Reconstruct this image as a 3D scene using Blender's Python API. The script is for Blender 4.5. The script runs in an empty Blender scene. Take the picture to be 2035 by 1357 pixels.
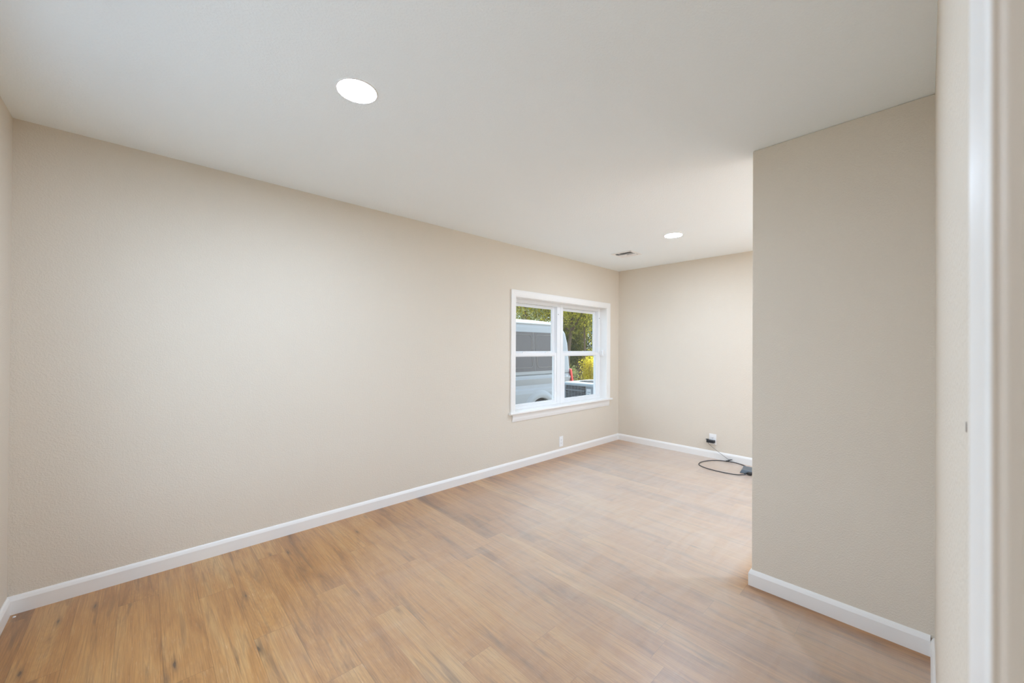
import bpy, bmesh, math, random
import numpy as np
from mathutils import Vector, Matrix

# ------------------------------------------------------------------ camera, world, sun, exposure
sc = bpy.context.scene
COL = sc.collection
IMG_W, IMG_H = 2035.0, 1357.0
FOC, YAW, ROLL, V0, PIT, CAM_Z = 776.69, math.radians(46.7596), math.radians(0.3382), 686.56, math.radians(0.286), 1.3246

def make_camera():
    s, c = math.sin(YAW), math.cos(YAW)
    F0, R0, Z = Vector((c, s, 0)), Vector((s, -c, 0)), Vector((0, 0, 1))
    F = F0 * math.cos(PIT) + Z * math.sin(PIT)
    U0 = Z * math.cos(PIT) - F0 * math.sin(PIT)
    R = R0 * math.cos(ROLL) + U0 * math.sin(ROLL)
    U = U0 * math.cos(ROLL) - R0 * math.sin(ROLL)
    cd = bpy.data.cameras.new('camera')
    cd.sensor_fit = 'HORIZONTAL'; cd.sensor_width = 36.0
    cd.lens = FOC * 36.0 / IMG_W
    cd.shift_y = (V0 - IMG_H / 2) / IMG_W
    cd.clip_start = 0.02; cd.clip_end = 500
    cd.dof.use_dof = True; cd.dof.focus_distance = 3.2; cd.dof.aperture_fstop = 9.0
    o = bpy.data.objects.new('camera', cd); COL.objects.link(o)
    m = Matrix((R, U, -F)).transposed().to_4x4(); m.translation = Vector((0, 0, CAM_Z))
    o.matrix_world = m
    sc.camera = o
make_camera()

sc.view_settings.view_transform = 'Standard'
sc.view_settings.look = 'None'
sc.view_settings.exposure = 0.31
sc.view_settings.gamma = 1.0
sc.view_settings.use_curve_mapping = False
try:
    sc.cycles.use_denoising = True
    sc.cycles.max_bounces = 12; sc.cycles.diffuse_bounces = 8; sc.cycles.transparent_max_bounces = 16
    sc.cycles.sample_clamp_indirect = 6.0
    sc.cycles.caustics_reflective = False; sc.cycles.caustics_refractive = False
except Exception:
    pass

SKY = 2.3                      # bright hazy sky
SUN = 15.0
LAMP = 350.0                    # radiance of the ceiling light lenses
LAMP_COL = (0.82, 1.0, 1.26)

w = bpy.data.worlds.new('hazy_sky'); sc.world = w; w.use_nodes = True
bg = w.node_tree.nodes['Background']
bg.inputs[0].default_value = (0.76, 0.93, 1.15, 1); bg.inputs[1].default_value = SKY
sl = bpy.data.lights.new('sun', 'SUN'); sl.energy = SUN; sl.angle = math.radians(1.0); sl.color = (0.97, 0.98, 0.97)
so = bpy.data.objects.new('sun', sl); COL.objects.link(so)
so.rotation_euler = Vector((-0.74, -0.22, -0.63)).to_track_quat('-Z', 'Y').to_euler()

# room dimensions (metres). X runs along the long wall, Y towards it, camera at the origin
H = 2.44
XL, YW, XF, XP, YP, YR = -0.4804, 3.0839, 5.0289, 2.4934, 0.677, -0.022
YA = -1.6                      # far side of the alcove behind the partition
YH = -1.5                      # far side of the hall behind the doorway
T = 0.12
GZ = -0.5                      # ground outside
BB_H, BB_T = 0.088, 0.013

# ------------------------------------------------------------------ helpers
def tag(o, label=None, cat=None, group=None, kind=None):
    if label: o['label'] = label
    if cat: o['category'] = cat
    if group: o['group'] = group
    if kind: o['kind'] = kind
    return o

def empty(name, loc=(0, 0, 0), label=None, cat=None, group=None, kind=None):
    o = bpy.data.objects.new(name, None); COL.objects.link(o); o.location = loc
    o.empty_display_size = 0.1
    return tag(o, label, cat, group, kind)

class MB:
    """collects shapes for one mesh"""
    def __init__(self):
        self.v, self.f, self.m, self.s = [], [], [], []
    def add(self, verts, faces, mat=0, smooth=False):
        k = len(self.v)
        self.v.extend([tuple(p) for p in verts])
        for f in faces:
            self.f.append(tuple(i + k for i in f)); self.m.append(mat); self.s.append(smooth)
        return self
    def box(self, a, b, mat=0):
        (x0, y0, z0), (x1, y1, z1) = a, b
        x0, x1 = min(x0, x1), max(x0, x1); y0, y1 = min(y0, y1), max(y0, y1); z0, z1 = min(z0, z1), max(z0, z1)
        vs = [(x0, y0, z0), (x1, y0, z0), (x1, y1, z0), (x0, y1, z0), (x0, y0, z1), (x1, y0, z1), (x1, y1, z1), (x0, y1, z1)]
        fs = [(0, 3, 2, 1), (4, 5, 6, 7), (0, 1, 5, 4), (1, 2, 6, 5), (2, 3, 7, 6), (3, 0, 4, 7)]
        return self.add(vs, fs, mat)
    def prism(self, prof, fn, a, b, mat=0, smooth=False):
        """closed 2-D profile swept from a to b; fn(p, q, t) -> 3-D point"""
        n = len(prof)
        vs = [fn(p, q, a) for p, q in prof] + [fn(p, q, b) for p, q in prof]
        fs = [(i, (i + 1) % n, n + (i + 1) % n, n + i) for i in range(n)]
        self.add(vs, fs, mat, smooth)
        self.add(vs, [tuple(range(n - 1, -1, -1)), tuple(range(n, 2 * n))], mat)
        return self
    def tube(self, pts, r, n=8, mat=0, closed=False, r2=None):
        pts = [Vector(p) for p in pts]; N = len(pts)
        rings = []; up = None
        for i, p in enumerate(pts):
            if closed: t = pts[(i + 1) % N] - pts[i - 1]
            else: t = pts[min(i + 1, N - 1)] - pts[max(i - 1, 0)]
            t.normalize()
            if up is None: up = t.orthogonal().normalized()
            up = (up - t * up.dot(t))
            up = up.normalized() if up.length > 1e-6 else t.orthogonal().normalized()
            sd = t.cross(up)
            rr = r if r2 is None else r + (r2 - r) * i / max(N - 1, 1)
            rings.append([p + (up * math.cos(2 * math.pi * k / n) + sd * math.sin(2 * math.pi * k / n)) * rr for k in range(n)])
        vs = [q for ring in rings for q in ring]; fs = []
        for i in range(N if closed else N - 1):
            j = (i + 1) % N
            for k in range(n):
                fs.append((i * n + k, i * n + (k + 1) % n, j * n + (k + 1) % n, j * n + k))
        self.add(vs, fs, mat, True)
        if not closed:
            self.add(rings[0], [tuple(range(n - 1, -1, -1))], mat); self.add(rings[-1], [tuple(range(n))], mat)
        return self
    def lathe(self, prof, c, axis='Z', n=48, mat=0, smooth=True):
        """prof: list of (radius, height)"""
        vs, fs = [], []
        for r, h in prof:
            for k in range(n):
                a = 2 * math.pi * k / n; p, q = r * math.cos(a), r * math.sin(a)
                vs.append({'Z': (c[0] + p, c[1] + q, c[2] + h), 'Y': (c[0] + p, c[1] + h, c[2] + q), 'X': (c[0] + h, c[1] + p, c[2] + q)}[axis])
        for i in range(len(prof) - 1):
            for k in range(n):
                fs.append((i * n + k, i * n + (k + 1) % n, (i + 1) * n + (k + 1) % n, (i + 1) * n + k))
        return self.add(vs, fs, mat, smooth)
    def build(self, name, mats, parent=None, bevel=0.0, segs=2, weld=False):
        me = bpy.data.meshes.new(name)
        me.from_pydata(self.v, [], self.f)
        mats = mats if isinstance(mats, (list, tuple)) else [mats]
        for m in mats: me.materials.append(m)
        me.polygons.foreach_set('material_index', self.m)
        me.polygons.foreach_set('use_smooth', self.s)
        bm = bmesh.new(); bm.from_mesh(me)
        if weld: bmesh.ops.remove_doubles(bm, verts=bm.verts, dist=1e-5)
        bmesh.ops.recalc_face_normals(bm, faces=bm.faces)
        bm.to_mesh(me); bm.free(); me.update()
        o = bpy.data.objects.new(name, me); COL.objects.link(o)
        if parent is not None:
            o.parent = parent; o.matrix_parent_inverse = Matrix.Translation(-parent.location)
        if bevel:
            b = o.modifiers.new('edge', 'BEVEL'); b.width = bevel; b.segments = segs; b.limit_method = 'ANGLE'; b.angle_limit = math.radians(40)
            b.harden_normals = False
        return o

# ------------------------------------------------------------------ materials
def new_mat(name):
    m = bpy.data.materials.new(name); m.use_nodes = True
    nt = m.node_tree; b = nt.nodes['Principled BSDF']
    return m, nt, b

def simple(name, col, rough=0.5, metal=0.0, spec=0.5, bump=0.0, bscale=200.0):
    m, nt, b = new_mat(name)
    b.inputs['Base Color'].default_value = (*col, 1); b.inputs['Roughness'].default_value = rough
    b.inputs['Metallic'].default_value = metal
    b.inputs['Specular IOR Level'].default_value = spec
    if bump:
        tc = nt.nodes.new('ShaderNodeTexCoord'); n = nt.nodes.new('ShaderNodeTexNoise'); bp = nt.nodes.new('ShaderNodeBump')
        n.inputs['Scale'].default_value = bscale; n.inputs['Detail'].default_value = 3
        bp.inputs['Strength'].default_value = bump; bp.inputs['Distance'].default_value = 0.002
        nt.links.new(tc.outputs['Object'], n.inputs['Vector']); nt.links.new(n.outputs['Fac'], bp.inputs['Height'])
        nt.links.new(bp.outputs['Normal'], b.inputs['Normal'])
    return m

def wall_paint(name, col, scale=150.0, strength=0.35):
    """rolled paint over an orange-peel texture"""
    m, nt, b = new_mat(name)
    b.inputs['Roughness'].default_value = 0.75; b.inputs['Specular IOR Level'].default_value = 0.25
    tc = nt.nodes.new('ShaderNodeTexCoord')
    n1 = nt.nodes.new('ShaderNodeTexNoise'); n1.inputs['Scale'].default_value = scale; n1.inputs['Detail'].default_value = 2.5
    n2 = nt.nodes.new('ShaderNodeTexNoise'); n2.inputs['Scale'].default_value = 1.3; n2.inputs['Detail'].default_value = 2
    r = nt.nodes.new('ShaderNodeValToRGB'); r.color_ramp.elements[0].position = 0.42; r.color_ramp.elements[1].position = 0.66
    bp = nt.nodes.new('ShaderNodeBump'); bp.inputs['Strength'].default_value = strength; bp.inputs['Distance'].default_value = 0.0022
    mx = nt.nodes.new('ShaderNodeMix'); mx.data_type = 'RGBA'
    mx.inputs['A'].default_value = (*[c * 0.985 for c in col], 1); mx.inputs['B'].default_value = (*[min(1, c * 1.015) for c in col], 1)
    L = nt.links.new
    L(tc.outputs['Object'], n1.inputs['Vector']); L(tc.outputs['Object'], n2.inputs['Vector'])
    L(n1.outputs['Fac'], r.inputs['Fac']); L(r.outputs['Color'], bp.inputs['Height']); L(bp.outputs['Normal'], b.inputs['Normal'])
    L(n2.outputs['Fac'], mx.inputs['Factor']); L(mx.outputs['Result'], b.inputs['Base Color'])
    return m

def floor_mat():
    """oak-look vinyl planks: the mesh carries one random colour per plank and a UV in metres along each plank"""
    m, nt, b = new_mat('oak_vinyl_plank'); L = nt.links.new; N = nt.nodes.new
    at = N('ShaderNodeAttribute'); at.attribute_name = 'plank_rand'
    sp = N('ShaderNodeSeparateColor'); L(at.outputs['Color'], sp.inputs['Color'])
    uv = N('ShaderNodeUVMap'); uv.uv_map = 'plank'
    sx = N('ShaderNodeSeparateXYZ'); L(uv.outputs['UV'], sx.inputs['Vector'])
    def math_(op, a, bb=None, clamp=False):
        n = N('ShaderNodeMath'); n.operation = op; n.use_clamp = clamp
        for i, v in enumerate((a, bb)):
            if v is None: continue
            if isinstance(v, (int, float)): n.inputs[i].default_value = v
            else: L(v, n.inputs[i])
        return n.outputs[0]
    U, V = sx.outputs['X'], sx.outputs['Y']
    # per-plank offset so that no two planks repeat
    offu = math_('MULTIPLY', sp.outputs['Red'], 37.0); offv = math_('MULTIPLY', sp.outputs['Green'], 53.0)
    def coords(su, sv):
        c = N('ShaderNodeCombineXYZ')
        L(math_('MULTIPLY', math_('ADD', U, offu), su), c.inputs['X']); L(math_('MULTIPLY', math_('ADD', V, offv), sv), c.inputs['Y'])
        L(math_('MULTIPLY', sp.outputs['Blue'], 11.0), c.inputs['Z'])
        return c.outputs[0]
    def noise(vec, scale, det, rough=0.55, dist=0.0):
        n = N('ShaderNodeTexNoise'); n.inputs['Scale'].default_value = scale; n.inputs['Detail'].default_value = det
        n.inputs['Roughness'].default_value = rough; n.inputs['Distortion'].default_value = dist
        L(vec, n.inputs['Vector']); return n.outputs['Fac']
    def ramp(fac, stops):
        r = N('ShaderNodeValToRGB'); e = r.color_ramp.elements
        while len(e) < len(stops): e.new(0.5)
        for q, (p, c) in zip(e, stops): q.position = p; q.color = (*c, 1)
        L(fac, r.inputs['Fac']); return r.outputs['Color']
    def mix(a, bb, f, mode='MIX'):
        x = N('ShaderNodeMix'); x.data_type = 'RGBA'; x.blend_type = mode
        for k, v in (('A', a), ('B', bb)):
            if isinstance(v, tuple): x.inputs[k].default_value = (*v, 1)
            else: L(v, x.inputs[k])
        if isinstance(f, (int, float)): x.inputs['Factor'].default_value = f
        else: L(f, x.inputs['Factor'])
        return x.outputs['Result']
    # broad tone: plank value + slow bands along the plank
    band = noise(coords(10.0, 1.6), 1.0, 4.0, 0.6, 0.8)
    tone = math_('ADD', math_('MULTIPLY', sp.outputs['Blue'], 0.22), math_('MULTIPLY', band, 0.80))
    base = ramp(tone, FLOOR_TONES)
    # fine straight grain
    g = noise(coords(260.0, 5.0), 1.0, 4.0, 0.65, 0.3)
    gr = ramp(g, [(0.32, (0.70, 0.66, 0.62)), (0.62, (1.10, 1.10, 1.09))])
    base = mix(base, gr, 0.9, 'MULTIPLY')
    # cathedral figure
    wv = N('ShaderNodeTexWave'); wv.wave_type = 'RINGS'; wv.rings_direction = 'Z'
    wv.inputs['Scale'].default_value = 4.2; wv.inputs['Distortion'].default_value = 3.2; wv.inputs['Detail'].default_value = 3; wv.inputs['Detail Scale'].default_value = 1.6
    cv = N('ShaderNodeCombineXYZ'); L(math_('MULTIPLY', math_('SUBTRACT', U, 0.075), 11.0), cv.inputs['X'])
    L(math_('MULTIPLY', math_('ADD', V, math_('MULTIPLY', sp.outputs['Green'], -1.3)), 1.7), cv.inputs['Y'])
    L(cv.outputs[0], wv.inputs['Vector'])
    wr = ramp(wv.outputs['Fac'], [(0.0, (0.84, 0.80, 0.76)), (0.55, (1.03, 1.03, 1.03))])
    base = mix(base, wr, math_('MULTIPLY', math_('GREATER_THAN', sp.outputs['Red'], 0.45), 0.26), 'MULTIPLY')
    # pale cerused pores
    pz = noise(coords(420.0, 14.0), 1.0, 2.0, 0.6)
    pm = math_('MULTIPLY', ramp(pz, [(0.63, (0, 0, 0)), (0.72, (1, 1, 1))]), noise(coords(7.0, 1.6), 1.0, 2.0))
    base = mix(base, (0.74, 0.60, 0.44), math_('MULTIPLY', pm, 0.5))
    # brown smoky streaks and knots
    sm = noise(coords(20.0, 1.5), 1.0, 4.0, 0.62, 1.2)
    base = mix(base, (0.13, 0.068, 0.03), ramp(sm, [(0.53, (0, 0, 0)), (0.78, (0.85, 0.85, 0.85))]))
    kn = N('ShaderNodeTexVoronoi'); kn.feature = 'F1'; kn.inputs['Scale'].default_value = 1.0; kn.inputs['Randomness'].default_value = 1.0
    L(coords(11.0, 2.3), kn.inputs['Vector'])
    wob = math_('ADD', kn.outputs['Distance'], math_('MULTIPLY', noise(coords(60, 14), 1.0, 2.0), 0.14))
    base = mix((0.055, 0.033, 0.02), base, ramp(wob, [(0.09, (0.12, 0.12, 0.12)), (0.13, (0.6, 0.6, 0.6)), (0.24, (1, 1, 1))]))
    # seams between the planks
    eu = math_('MINIMUM', U, math_('SUBTRACT', PLANK_W, U))
    at2 = N('ShaderNodeAttribute'); at2.attribute_name = 'plank_len'
    ev = math_('MINIMUM', V, math_('SUBTRACT', at2.outputs['Fac'], V))
    ed = math_('MINIMUM', eu, ev)
    seam = ramp(math_('MULTIPLY', ed, 300.0, True), [(0.12, (0.55, 0.50, 0.45)), (0.40, (1, 1, 1))])
    base = mix(base, seam, 0.85, 'MULTIPLY')
    # drywall dust plus reflection haze painted in as colour, thin by walls and near left
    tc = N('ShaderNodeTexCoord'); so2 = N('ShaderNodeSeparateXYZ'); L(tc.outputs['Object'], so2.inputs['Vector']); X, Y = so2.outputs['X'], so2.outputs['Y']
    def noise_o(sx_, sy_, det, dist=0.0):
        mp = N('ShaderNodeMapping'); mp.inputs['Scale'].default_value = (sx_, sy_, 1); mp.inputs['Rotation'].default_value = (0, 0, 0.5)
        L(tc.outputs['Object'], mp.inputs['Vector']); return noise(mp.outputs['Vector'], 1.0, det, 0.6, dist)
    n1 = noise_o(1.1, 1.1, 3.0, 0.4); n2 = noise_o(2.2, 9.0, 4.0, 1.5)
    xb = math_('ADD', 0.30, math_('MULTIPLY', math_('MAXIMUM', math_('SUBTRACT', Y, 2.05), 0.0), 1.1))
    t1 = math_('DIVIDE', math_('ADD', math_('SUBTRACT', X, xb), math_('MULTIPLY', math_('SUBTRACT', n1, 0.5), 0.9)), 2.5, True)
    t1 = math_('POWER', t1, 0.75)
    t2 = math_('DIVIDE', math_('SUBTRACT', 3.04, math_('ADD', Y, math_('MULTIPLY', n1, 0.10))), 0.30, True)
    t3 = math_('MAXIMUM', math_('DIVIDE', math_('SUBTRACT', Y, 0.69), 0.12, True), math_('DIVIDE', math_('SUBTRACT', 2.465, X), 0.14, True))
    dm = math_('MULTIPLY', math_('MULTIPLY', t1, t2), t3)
    dm = math_('MULTIPLY', dm, math_('ADD', DUST_HAZE * 0.62, math_('MULTIPLY', n2, DUST_HAZE * 0.76)))
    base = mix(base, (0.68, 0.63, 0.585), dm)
    L(base, b.inputs['Base Color'])
    rr = math_('ADD', math_('MULTIPLY', g, 0.10), FLOOR_ROUGH)
    L(rr, b.inputs['Roughness']); b.inputs['Specular IOR Level'].default_value = FLOOR_SPEC
    b.inputs['Coat Weight'].default_value = 1.0; b.inputs['Coat Roughness'].default_value = 0.38; b.inputs['Coat IOR'].default_value = 1.6
    b.inputs['Sheen Weight'].default_value = 0.5; b.inputs['Sheen Roughness'].default_value = 0.27; b.inputs['Sheen Tint'].default_value = (1, 1, 1, 1)
    bp = N('ShaderNodeBump'); bp.inputs['Strength'].default_value = 0.10; bp.inputs['Distance'].default_value = 0.001
    hh = math_('ADD', math_('MULTIPLY', g, 0.6), math_('MULTIPLY', ed, 300.0, True)); L(hh, bp.inputs['Height']); L(bp.outputs['Normal'], b.inputs['Normal'])
    return m

PLANK_W = 0.152
DUST_HAZE = 0.50
FLOOR_ROUGH, FLOOR_SPEC = 0.35, 0.2
FLOOR_TONES = [(0.26, (0.18, 0.075, 0.018)), (0.42, (0.37, 0.165, 0.042)), (0.56, (0.46, 0.225, 0.066)), (0.78, (0.54, 0.32, 0.125))]

M = {}
M['wall'] = wall_paint('greige_wall_paint', (0.71, 0.645, 0.552))
M['ceiling'] = wall_paint('ceiling_paint', (0.875, 0.935, 0.965), 120.0, 0.25)
M['trim'] = simple('white_trim_paint', (0.84, 0.825, 0.80), 0.35)
M['edge'] = simple('shaded_jamb_trim', (0.62, 0.53, 0.44), 0.5)  # shade on the white trim put into a beige colour
M['vinyl'] = simple('white_vinyl', (0.84, 0.85, 0.86), 0.35)
M['plastic'] = simple('white_plastic', (0.86, 0.86, 0.855), 0.35)
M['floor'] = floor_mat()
M['slab'] = simple('slab_concrete', (0.35, 0.34, 0.33), 0.9)
M['black'] = simple('black_plastic', (0.015, 0.018, 0.022), 0.4)
M['darkgrey'] = simple('dark_grey_plastic', (0.10, 0.125, 0.15), 0.35)
M['cable'] = simple('black_cable_jacket', (0.05, 0.052, 0.055), 0.5)
M['cord'] = simple('grey_cord', (0.16, 0.155, 0.15), 0.5)
M['hole'] = simple('dark_recess', (0.02, 0.02, 0.02), 0.9)
M['duct'] = simple('duct_metal', (0.22, 0.23, 0.24), 0.5, 0.3)
M['screw'] = simple('screw_metal', (0.75, 0.75, 0.74), 0.35, 0.6)
M['roof'] = simple('roof_board', (0.5, 0.49, 0.47), 0.8)
M['rawhole'] = simple('bare_plaster', (0.33, 0.29, 0.25), 0.9)

def glass_mat(name='window_glass', tint=(0.97, 0.985, 0.98)):
    m = bpy.data.materials.new(name); m.use_nodes = True; nt = m.node_tree; nt.nodes.clear(); N = nt.nodes.new; L = nt.links.new
    o = N('ShaderNodeOutputMaterial'); mx = N('ShaderNodeMixShader'); t = N('ShaderNodeBsdfTransparent'); g = N('ShaderNodeBsdfGlossy'); fr = N('ShaderNodeFresnel')
    ge = N('ShaderNodeNewGeometry'); mr = N('ShaderNodeMapRange'); mr.inputs['To Min'].default_value = 1.45; mr.inputs['To Max'].default_value = 1 / 1.45
    L(ge.outputs['Backfacing'], mr.inputs['Value']); L(mr.outputs['Result'], fr.inputs['IOR'])   # same reflectance on both faces of the pane
    t.inputs[0].default_value = (*tint, 1); g.inputs['Roughness'].default_value = 0.02
    L(fr.outputs[0], mx.inputs[0]); L(t.outputs[0], mx.inputs[1]); L(g.outputs[0], mx.inputs[2]); L(mx.outputs[0], o.inputs[0])
    return m
M['glass'] = glass_mat()

def lens_mat(name, strength):
    m, nt, b = new_mat(name)
    b.inputs['Base Color'].default_value = (0.9, 0.9, 0.9, 1)
    b.inputs['Emission Color'].default_value = (*LAMP_COL, 1); b.inputs['Emission Strength'].default_value = strength
    return m
M['lens'] = lens_mat('lit_lens', LAMP)

# ------------------------------------------------------------------ the setting: shell
def S(o, label, cat):
    return tag(o, label, cat, kind='structure')

# floor: one mesh, one quad per plank
def build_floor():
    rnd = random.Random(11)
    x_seam = 0.066
    x0, x1, y0, y1 = XL - 0.02, XF + 0.02, YH - 0.1, YW + 0.02
    known = {-1: 2.805, 1: 2.61, 3: 2.84, 4: 2.23, 6: 2.55, 5: 1.855, 2: 2.08, -2: 1.95, 0: 2.02}
    Lp = 1.22
    k0 = math.floor((x0 - x_seam) / PLANK_W); k1 = math.ceil((x1 - x_seam) / PLANK_W)
    vs, fs, cols, lens, uvs = [], [], [], [], []
    for k in range(k0, k1):
        xa, xb = x_seam + k * PLANK_W, x_seam + (k + 1) * PLANK_W
        j = known.get(k, rnd.uniform(0, Lp))
        n0 = math.floor((y0 - j) / Lp); n1 = math.ceil((y1 - j) / Lp)
        for n in range(n0, n1):
            ya, yb = j + n * Lp, j + (n + 1) * Lp
            ca, cb = max(xa, x0), min(xb, x1); da, db = max(ya, y0), min(yb, y1)
            if cb <= ca or db <= da: continue
            i = len(vs)
            vs += [(ca, da, 0), (cb, da, 0), (cb, db, 0), (ca, db, 0)]
            fs.append((i, i + 1, i + 2, i + 3))
            cols.append((rnd.random(), rnd.random(), rnd.random(), 1)); lens.append(Lp)
            uvs += [(ca - xa, da - ya), (cb - xa, da - ya), (cb - xa, db - ya), (ca - xa, db - ya)]
    nplank = len(fs)
    mb = MB(); mb.box((x0, y0, -0.16), (x1, y1, -0.003)); k = len(vs)
    vs += mb.v; fs += [tuple(a + k for a in f) for f in mb.f]
    cols += [(0.5, 0.5, 0.5, 1)] * 6; lens += [1.0] * 6; uvs += [(0.05, 0.5)] * 24
    me = bpy.data.meshes.new('floor'); me.from_pydata(vs, [], fs)
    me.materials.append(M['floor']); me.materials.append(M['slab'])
    me.polygons.foreach_set('material_index', [0] * nplank + [1] * 6)
    a = me.attributes.new('plank_rand', 'FLOAT_COLOR', 'FACE'); a.data.foreach_set('color', [c for q in cols for c in q])
    a = me.attributes.new('plank_len', 'FLOAT', 'FACE'); a.data.foreach_set('value', lens)
    u = me.uv_layers.new(name='plank'); u.data.foreach_set('uv', [c for q in uvs for c in q])
    o = bpy.data.objects.new('floor', me); COL.objects.link(o)
    S(o, 'tan oak-look vinyl plank floor laid across the room', 'floor')
build_floor()

S(MB().box((XL - T, YH - T, H), (XF + T, YW + 0.15, H + 0.1)).build('ceiling', M['ceiling']), 'flat off-white textured ceiling', 'ceiling')

# window opening in the long wall
WX0, WX1, WZ0, WZ1 = 2.950, 4.715, 0.597, 1.880
mb = MB()
mb.box((XL - T, YW, -0.16), (WX0, YW + 0.15, H)); mb.box((WX1, YW, -0.16), (XF + T, YW + 0.15, H))
mb.box((WX0, YW, -0.16), (WX1, YW + 0.15, WZ0)); mb.box((WX0, YW, WZ1), (WX1, YW + 0.15, H))
S(mb.build('wall_back', M['wall']), 'long greige textured wall with the double window', 'wall')
LY0, LY1, LZ0, LZ1 = 0.40, 2.50, 0.42, 2.20     # opening for the unseen left window added for fill light
mb = MB(); mb.box((XL - T, YH - T, -0.16), (XL, LY0, H)); mb.box((XL - T, LY1, -0.16), (XL, YW, H)); mb.box((XL - T, LY0, -0.16), (XL, LY1, LZ0)); mb.box((XL - T, LY0, LZ1), (XL, LY1, H))
S(mb.build('wall_left', M['wall']), 'narrow strip of greige wall at the left corner', 'wall')
BY0, BY1, BZ1 = -1.40, 0.50, 2.10      # opening for an unseen glass door added to let sun in
mb = MB(); mb.box((XF, YA - T, -0.16), (XF + T, BY0, H)); mb.box((XF, BY1, -0.16), (XF + T, YW, H)); mb.box((XF, BY0, BZ1), (XF + T, BY1, H))
S(mb.build('wall_far', M['wall']), 'pale daylit end wall with the outlet and black adapter', 'wall')
S(MB().box((XP, YA, 0), (XP + 0.115, YP, H)).build('wall_partition', M['wall'], bevel=0.006, segs=3), 'warm beige partition wall jutting into the room', 'wall')
OX = 0.125                     # doorway edge beside the camera
DZ = 2.06
mb = MB()
mb.box((OX, YR - T, 0), (XP, YR, H)); mb.box((XL, YR - T, DZ), (OX, YR, H))
wr = S(mb.build('wall_right', M['wall']), 'narrow grazing strip of pale wall between partition and door casing', 'wall')
mb = MB().lathe([(0.0, 0.0006), (0.0042, 0.0006), (0.0046, 0.0)], (0.489, YR, 1.262), 'Y', 16)
mb.build('screw_hole', M['rawhole'], wr)
# hall behind the doorway
mb = MB(); mb.box((XL, YH - T, 0), (XP, YH, H)); S(mb.build('wall_hall', M['wall']), 'hall wall behind the doorway', 'wall')
# alcove wall with an opening for the added glass door
AX0, AX1, AZ1 = 2.72, 4.92, 2.08
mb = MB(); mb.box((XP, YA - T, -0.16), (AX0, YA, H)); mb.box((AX1, YA - T, -0.16), (XF, YA, H)); mb.box((AX0, YA - T, AZ1), (AX1, YA, H))
S(mb.build('wall_alcove', M['wall']), 'alcove wall hidden behind the partition', 'wall')

def added_glass_door(name, label, fn, w, h):
    """unseen two-panel sliding glass door added for daylight; fn(u, d, z): along the wall, outwards, up"""
    d = empty(name, fn(w / 2, 0, 0), label, 'door', kind='structure')
    def bx(mb, u0, d0, z0, u1, d1, z1): return mb.box(fn(u0, d0, z0), fn(u1, d1, z1))
    mb = MB(); bx(mb, 0, .01, 0, .05, .1, h); bx(mb, w - .05, .01, 0, w, .1, h); bx(mb, .05, .01, h - .05, w - .05, .1, h); bx(mb, .05, .01, 0, w - .05, .1, .04)
    mb.build('door_frame', M['vinyl'], d)
    for a, b, y in ((.05, w / 2 + .03, .08), (w / 2 - .03, w - .05, .04)):
        mb = MB(); bx(mb, a, y - .015, .04, a + .06, y + .015, h - .05); bx(mb, b - .06, y - .015, .04, b, y + .015, h - .05)
        bx(mb, a + .06, y - .015, .04, b - .06, y + .015, .12); bx(mb, a + .06, y - .015, h - .11, b - .06, y + .015, h - .05)
        p = mb.build('door_sash', M['vinyl'], d)
        bx(MB(), a + .06, y - .003, .12, b - .06, y + .003, h - .11).build('pane', M['glass'], p)
added_glass_door('unseen_alcove_door', 'unseen sliding glass door added in the alcove to bring in daylight', lambda u, d, z: (AX0 + u, YA - d, z), AX1 - AX0, AZ1)  # unseen door added as the daylight source of the alcove
added_glass_door('added_sun_door', 'unseen sliding glass door added in the end wall to let sun in', lambda u, d, z: (XF + d, BY0 + u, z), BY1 - BY0, BZ1)  # added out of view so sun on the alcove floor lifts the ceiling

# baseboards: rounded-top profile (depth from wall, height)
BBP = [(0, 0), (BB_T, 0), (BB_T, BB_H - 0.022), (BB_T - 0.002, BB_H - 0.016), (BB_T - 0.005, BB_H - 0.008), (BB_T - 0.0085, BB_H - 0.002), (BB_T - 0.010, BB_H), (0, BB_H)]
def bboard(name, fn, a, b, label):
    S(MB().prism(BBP, fn, a, b).build(name, M['trim']), label, 'baseboard')
bboard('baseboard_back', lambda p, q, t: (t, YW - p, q), XL, XF, 'white baseboard along the long wall')
bboard('baseboard_left', lambda p, q, t: (XL + p, t, q), YR + .02, YW - BB_T, 'white baseboard at the left corner')
bboard('baseboard_far', lambda p, q, t: (XF - p, t, q), BY1, YW - BB_T, 'white baseboard along the daylit end wall')
bboard('baseboard_right', lambda p, q, t: (t, YR + p, q), 0.19, XP - BB_T, 'white baseboard on the grazing right wall')
# the partition's baseboard turns round its corner (mitred)
mb = MB()
ring = [[(XP - p, YR + BB_T, q) for p, q in BBP], [(XP - p, YP + p, q) for p, q in BBP], [(XP + 0.115, YP + p, q) for p, q in BBP]]
n = len(BBP)
for i in range(2):
    mb.add(ring[i] + ring[i + 1], [(k, (k + 1) % n, n + (k + 1) % n, n + k) for k in range(n)])
mb.add(ring[0], [tuple(range(n))]); mb.add(ring[2], [tuple(range(n))])
S(mb.build('baseboard_partition', M['trim'], weld=True), 'white baseboard wrapping the partition corner', 'baseboard')

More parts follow.
